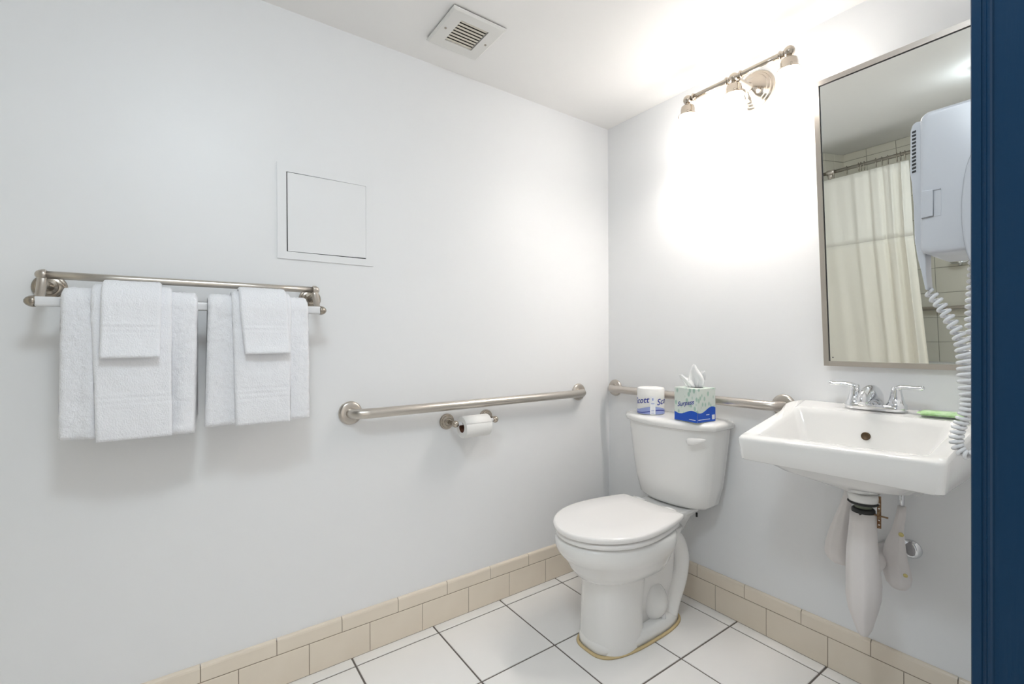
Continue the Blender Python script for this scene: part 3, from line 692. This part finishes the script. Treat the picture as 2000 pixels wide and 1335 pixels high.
# ------------------------------------------------------------------ vanity light
LY, LZ_ = -.140, 2.043; lx = (.551, .738, .925)
vl = thing('vanity_light', (.738, 0, 2.04), 'three-lamp nickel vanity light with frosted glass shades, switched on', 'wall lamp')
obj('wall_plate', lathe([(0, 0), (.072, 0), (.072, .005), (.069, .010), (.063, .012), (.061, .017), (.054, .020), (.052, .025), (.044, .028), (.036, .036), (.026, .046), (.016, .052), (.0125, .060), (.0115, .10), (.0115, .13), (0, .14)], (.745, 0, 2.035), (0, -1, 0), 48), 'bright_nickel', vl, auto=.6)
obj('bar', tube([(lx[0], LY, LZ_), (.65, LY, LZ_), (.82, LY, LZ_), (lx[2], LY, LZ_)], .0100, 20), 'bright_nickel', vl)
for i, x in enumerate(lx):
    obj('knob', ball((x, LY, LZ_), .0175, 22), 'bright_nickel', vl)
    for s in ((1,), (-1, 1), (-1,))[i]:
        obj('collar', lathe([(.009, -.003), (.0135, -.0025), (.0145, 0), (.0135, .0025), (.009, .003)], (x+s*.026, LY, LZ_), (1, 0, 0), 22), 'bright_nickel', vl)
    so = obj('socket', lathe([(0, 0), (.008, 0), (.009, .006), (.020, .009), (.0245, .013), (.0255, .020), (.0265, .022), (.0265, .034), (.029, .040), (.036, .046), (.0365, .049), (.033, .0495)], (x, LY, LZ_-.015), (0, 0, -1), 32), 'bright_nickel', vl, auto=.7)
    for k in range(3):
        a = -1.0+k*2*PI/3
        obj('thumb_screw', ball((x+.037*math.cos(a), LY+.037*math.sin(a), LZ_-.056), .0032, 8), 'aged_nickel', so)
    obj('bulb', ball((x, LY, 1.921), .027, 20), 'bulb_glass', vl)
    obj('glass_shade', lathe([(.028, 0), (.031, .002), (.034, .02), (.039, .045), (.0435, .07), (.049, .092), (.0510, .100), (.0498, .101), (.047, .0925), (.0415, .07), (.037, .045), (.032, .02), (.029, .004)], (x, LY, LZ_-.060), (0, 0, -1), 36), 'shade_glass', vl)

# ------------------------------------------------------------------ hair dryer on the right wall
HY = -.842
hd = thing('hair_dryer', (XR, -.77, 1.22), 'white wall-mounted hair dryer with coiled cord, by the blue door jamb', 'hair dryer')
def pxz(px, py, y=HY): q = onB(px, py, y); return (q.x, q.z)
tl, bl = pxz(1795, 222), pxz(1797, 498)
bx0 = (tl[0]+bl[0])/2; bzt = tl[1]+.0; bzb = bl[1]
def rbox_y(x0, x1, z0, z1, r, ya, yb, e=.006):
    def L(y, k): return [(a, y, b) for a, b, _ in rrect(x0+k, x1, z0+k, z1-k, r, 0, 6)]
    return loft([L(ya, e), L(ya+e*.35, e*.3), L(ya+e, 0), L(yb-e, 0), L(yb, e)])
obj('wall_unit', rbox_y(bx0, XR-.0005, bzb, bzt, .012, HY, HY+.13, .005), 'dryer_plastic', hd, auto=.9)
# front holster with the dryer: side outline read in the x-z plane, extruded along the wall
gy = HY+.012
out = [(1800, 236), (1789, 238), (1782, 244), (1778, 256), (1777, 338), (1780, 356), (1784, 400), (1786, 470), (1792, 505), (1799, 530), (1807, 566)]
inn = [(1812, 566), (1809, 536), (1808, 500), (1812, 400), (1812, 236)]
poly = [pxz(a, b, gy) for a, b in out+inn]
gun = obj('dryer', prism(poly, 'y', gy, gy+.030), 'dryer_plastic', hd, smooth=False, bevel=.0025)
for k in range(12):
    yy = 255+k*7.05
    a, b = pxz(1781.5, yy+2.5, gy), pxz(1789.0, yy-1.0, gy); c, d = pxz(1789.0, yy+2.8, gy), pxz(1781.5, yy+5.8, gy)
    obj('vent_slot', prism([a, b, c, d], 'y', gy-.0008, gy+.004), 'black', gun, smooth=False)
q0 = [pxz(a, b) for a, b in ((1800, 374), (1838, 366), (1838, 420), (1800, 427))]
obj('latch_plate', prism(q0, 'y', HY-.0004, HY+.002), 'dryer_plastic', hd, smooth=False)
q1 = [pxz(a, b) for a, b in ((1800, 373.5), (1823, 370.5), (1823, 421.5), (1800, 426.5))]
obj('latch_slide', prism(q1, 'y', HY-.0026, HY+.002), 'dryer_plastic', hd, smooth=False, bevel=.0006)
for a, b in (((1823, 371.5), (1838, 368.5)), ((1823.4, 371), (1823.4, 421.5)), ((1800, 426.8), (1823, 421.9))):
    A, B = pxz(*a), pxz(*b)
    obj('latch_seam', tube([(A[0], HY-.0012, A[1]), ((A[0]+B[0])/2, HY-.0012, (A[1]+B[1])/2), (B[0], HY-.0012, B[1])], .0004, 6), 'dryer_seam', hd)
cc = pxz(1912, 405); rx_ = cc[0]-pxz(1879, 405)[0]; rz_ = .085
obj('motor_cover', loft([[(cc[0]+k*rx_*math.cos(2*PI*j/48), y, cc[1]+k*rz_*math.sin(2*PI*j/48)) for j in range(48)] for y, k in ((HY+.002, 1), (HY-.002, 1), (HY-.004, .93), (HY-.0045, .8))]), 'dryer_plastic', hd)
obj('cover_seam', tube([(cc[0]+rx_*1.01*math.cos(2*PI*j/60), HY-.0008, cc[1]+rz_*1.01*math.sin(2*PI*j/60)) for j in range(61)], .0006, 6), 'dryer_seam', hd)
cy = -.815
cpts = [(1812, 566, .004), (1820, 576, .0055), (1837, 596, .0058), (1856, 626, .006), (1872, 652, .0065), (1883, 682, .0085), (1888, 716, .0095), (1889, 752, .0090), (1891, 780, .0072), (1886, 806, .0065), (1873, 834, .0065), (1868, 858, .0065), (1871, 872, .006), (1881, 884, .005), (1896, 890, .0045), (1908, 882, .006), (1915, 850, .0065), (1915, 800, .0065), (1912, 740, .0065), (1905, 690, .0065), (1899, 640, .0065), (1899, 590, .006), (1901, 540, .005), (1901, 498, .003)]
path = []; dep = []
for i, (a, b, r_) in enumerate(cpts):
    q = onB(a, b, cy+(.024 if i > 14 else 0)*min(1, (i-14)/3)); path.append(q); dep.append(r_)
fine = spline(path, 10); rr = [dep[min(int(i/10), len(dep)-2)]*(1-(i % 10)/10)+dep[min(int(i/10)+1, len(dep)-1)]*((i % 10)/10) for i in range(len(fine))]
cum = [0]
for i in range(1, len(fine)): cum.append(cum[-1]+(fine[i]-fine[i-1]).length)
turns_per_m = 128; steps = int(cum[-1]*turns_per_m*13); coil = []; ang = 0
k = 0; u = Vector((0, 1, 0))
for i in range(steps+1):
    s = cum[-1]*i/steps
    while k < len(cum)-2 and cum[k+1] < s: k += 1
    t = (s-cum[k])/max(1e-9, cum[k+1]-cum[k]); c = fine[k].lerp(fine[k+1], t); r_ = rr[k]*(1-t)+rr[k+1]*t
    d = (fine[min(k+2, len(fine)-1)]-fine[max(k-1, 0)]).normalized()
    u = (u-d*u.dot(d)).normalized(); w = d.cross(u)
    dens = 1.0 if not (.30 < s/cum[-1] < .56) else 1.3
    coil.append(c+(u*math.cos(ang)+w*math.sin(ang))*r_); ang += 2*PI/13*dens*.82
obj('coiled_cord', tube(coil, .0026, 7), 'white_plastic', hd)

# ------------------------------------------------------------------ shower end of the room (seen in the mirror)
RY, RZ2 = -2.55, 1.955
rod = thing('shower_rod', (XR/2, RY, RZ2), 'steel shower curtain rod seen in the mirror', 'curtain rod')
obj('rod', tube([(.001, RY, RZ2), (.5, RY, RZ2), (1.0, RY, RZ2), (XR-.001, RY, RZ2)], .0125, 18), 'rod_steel', rod)
for xx, dx in ((0, 1), (XR, -1)): obj('end_flange', lathe([(0, 0), (.035, 0), (.035, .006), (.028, .012), (.018, .02), (.013, .03)], (xx, RY, RZ2), (dx, 0, 0), 28), 'nickel', rod)
obj('rod_clamp', join(tube([(.125, RY, RZ2), (.15, RY, RZ2), (.175, RY, RZ2)], .02, 16), tube([(.15, RY, RZ2-.01), (.145, RY, RZ2-.035), (.14, RY, RZ2-.05)], [.02, .016, .009], 14)), 'nickel', rod)
cur = thing('shower_curtain', (.35, RY, .2), 'cream shower curtain hanging in folds, seen in the mirror', 'curtain')
CT, CB, SEAM = 1.905, .36, 1.39
def curtain(z0, z1, m, name, nz):
    loops = []
    NX = 150
    for i in range(nz+1):
        z = z0+(z1-z0)*i/nz; row = []
        tt = (CT-z)/(CT-CB); xr = .612+.045*max(0, (1.39-z)/.9)
        for j in range(NX+1):
            s = j/NX; x = .03+(xr-.03)*s
            amp = (.003+.026*s**1.5)*(.55+.45*tt)*(1-.5*math.exp(-((z-CT)/.05)**2))
            ph = 2*PI*(1.6*s+3.2*s**2.6)
            y = RY+amp*math.sin(ph+.25*math.sin(z*3))+.003*math.sin(ph*2.3+z*2)
            row.append((x+.004*math.sin(ph*1.3), y, z))
        loops.append(row+[(a, b+.0012, c) for a, b, c in row[::-1]])
    return obj(name, loft(loops), m, cur)
curtain(SEAM, CT, 'curtain_top', 'upper_panel', 12)
curtain(CB, SEAM, 'curtain_cloth', 'lower_panel', 26)
for xx in (.06, .17, .255, .33, .345, .365, .435, .47, .505, .555, .575, .60):
    n_ = 18; ring = [(xx+.002*math.sin(a), RY+.019*math.sin(a), RZ2-.012+.032*math.cos(a)) for a in [2*PI*i/n_ for i in range(n_+1)]]
    obj('hook', tube(ring, .0016, 6), 'aged_nickel', cur)
sb = thing('shower_grab_bar', (.75, YF, .77), 'steel grab bar on the tiled shower wall, seen in the mirror', 'grab bar')
bz_ = .785
obj('bar', tube([(.10, YF+.05, bz_), (.4, YF+.05, bz_), (.9, YF+.05, bz_), (1.35, YF+.05, bz_)], .0165, 18), 'nickel_x', sb)
for xx in (.10, 1.35):
    obj('wall_flange', lathe([(0, 0), (.04, 0), (.04, .008), (.018, .012), (.016, .05), (0, .055)], (xx, YF+.008, bz_), (0, 1, 0), 28), 'nickel', sb)
sd = thing('soap_dish', (.73, YF+.04, 1.13), 'oval chrome soap dish on the tiled shower wall, seen in the mirror', 'soap dish')
obj('dish', loft([[(.73+a*math.cos(2*PI*j/32), YF+.055+a*.7*math.sin(2*PI*j/32), 1.138+z) for j in range(32)] for a, z in ((.02, -.014), (.045, -.010), (.060, .004), (.057, .004), (.04, -.006), (.01, -.009))]), 'chrome', sd)
obj('stem', tube([(.73, YF+.007, 1.118), (.73, YF+.03, 1.116), (.73, YF+.05, 1.126)], .009, 12), 'chrome', sd)
tub = thing('bathtub', (XR/2, -2.86, 0), 'white bathtub behind the shower curtain', 'bathtub')
obj('tub_body', loft([rrect(.010, XR-.002, YF+.009, -2.494, .012, 0), rrect(.010, XR-.002, YF+.009, -2.494, .012, .33), rrect(.012, XR-.004, YF+.011, -2.497, .012, .342), rrect(.07, XR-.07, YF+.07, -2.565, .1, .342), rrect(.08, XR-.08, YF+.08, -2.575, .1, .32), rrect(.16, XR-.16, YF+.12, -2.62, .1, .10), rrect(.22, XR-.22, YF+.17, -2.67, .1, .08)]), 'tub', tub, auto=1.0)

# ------------------------------------------------------------------ added fill light by the door, shaped as a ceiling dome (out of the frame)
cl = thing('added_fill_light', (1.25, -1.72, H), 'added fill light shaped as a round frosted dome, unseen, near the doorway', 'fill light')
obj('fill_base', lathe([(0, 0), (.155, 0), (.155, .016), (.145, .020)], (1.25, -1.72, H-.0002), (0, 0, -1), 40), 'white_plastic', cl)
obj('fill_dome', lathe([(.143, .018), (.138, .035), (.120, .055), (.09, .072), (.05, .083), (0, .087)], (1.25, -1.72, H), (0, 0, -1), 40), 'fill_glow', cl)
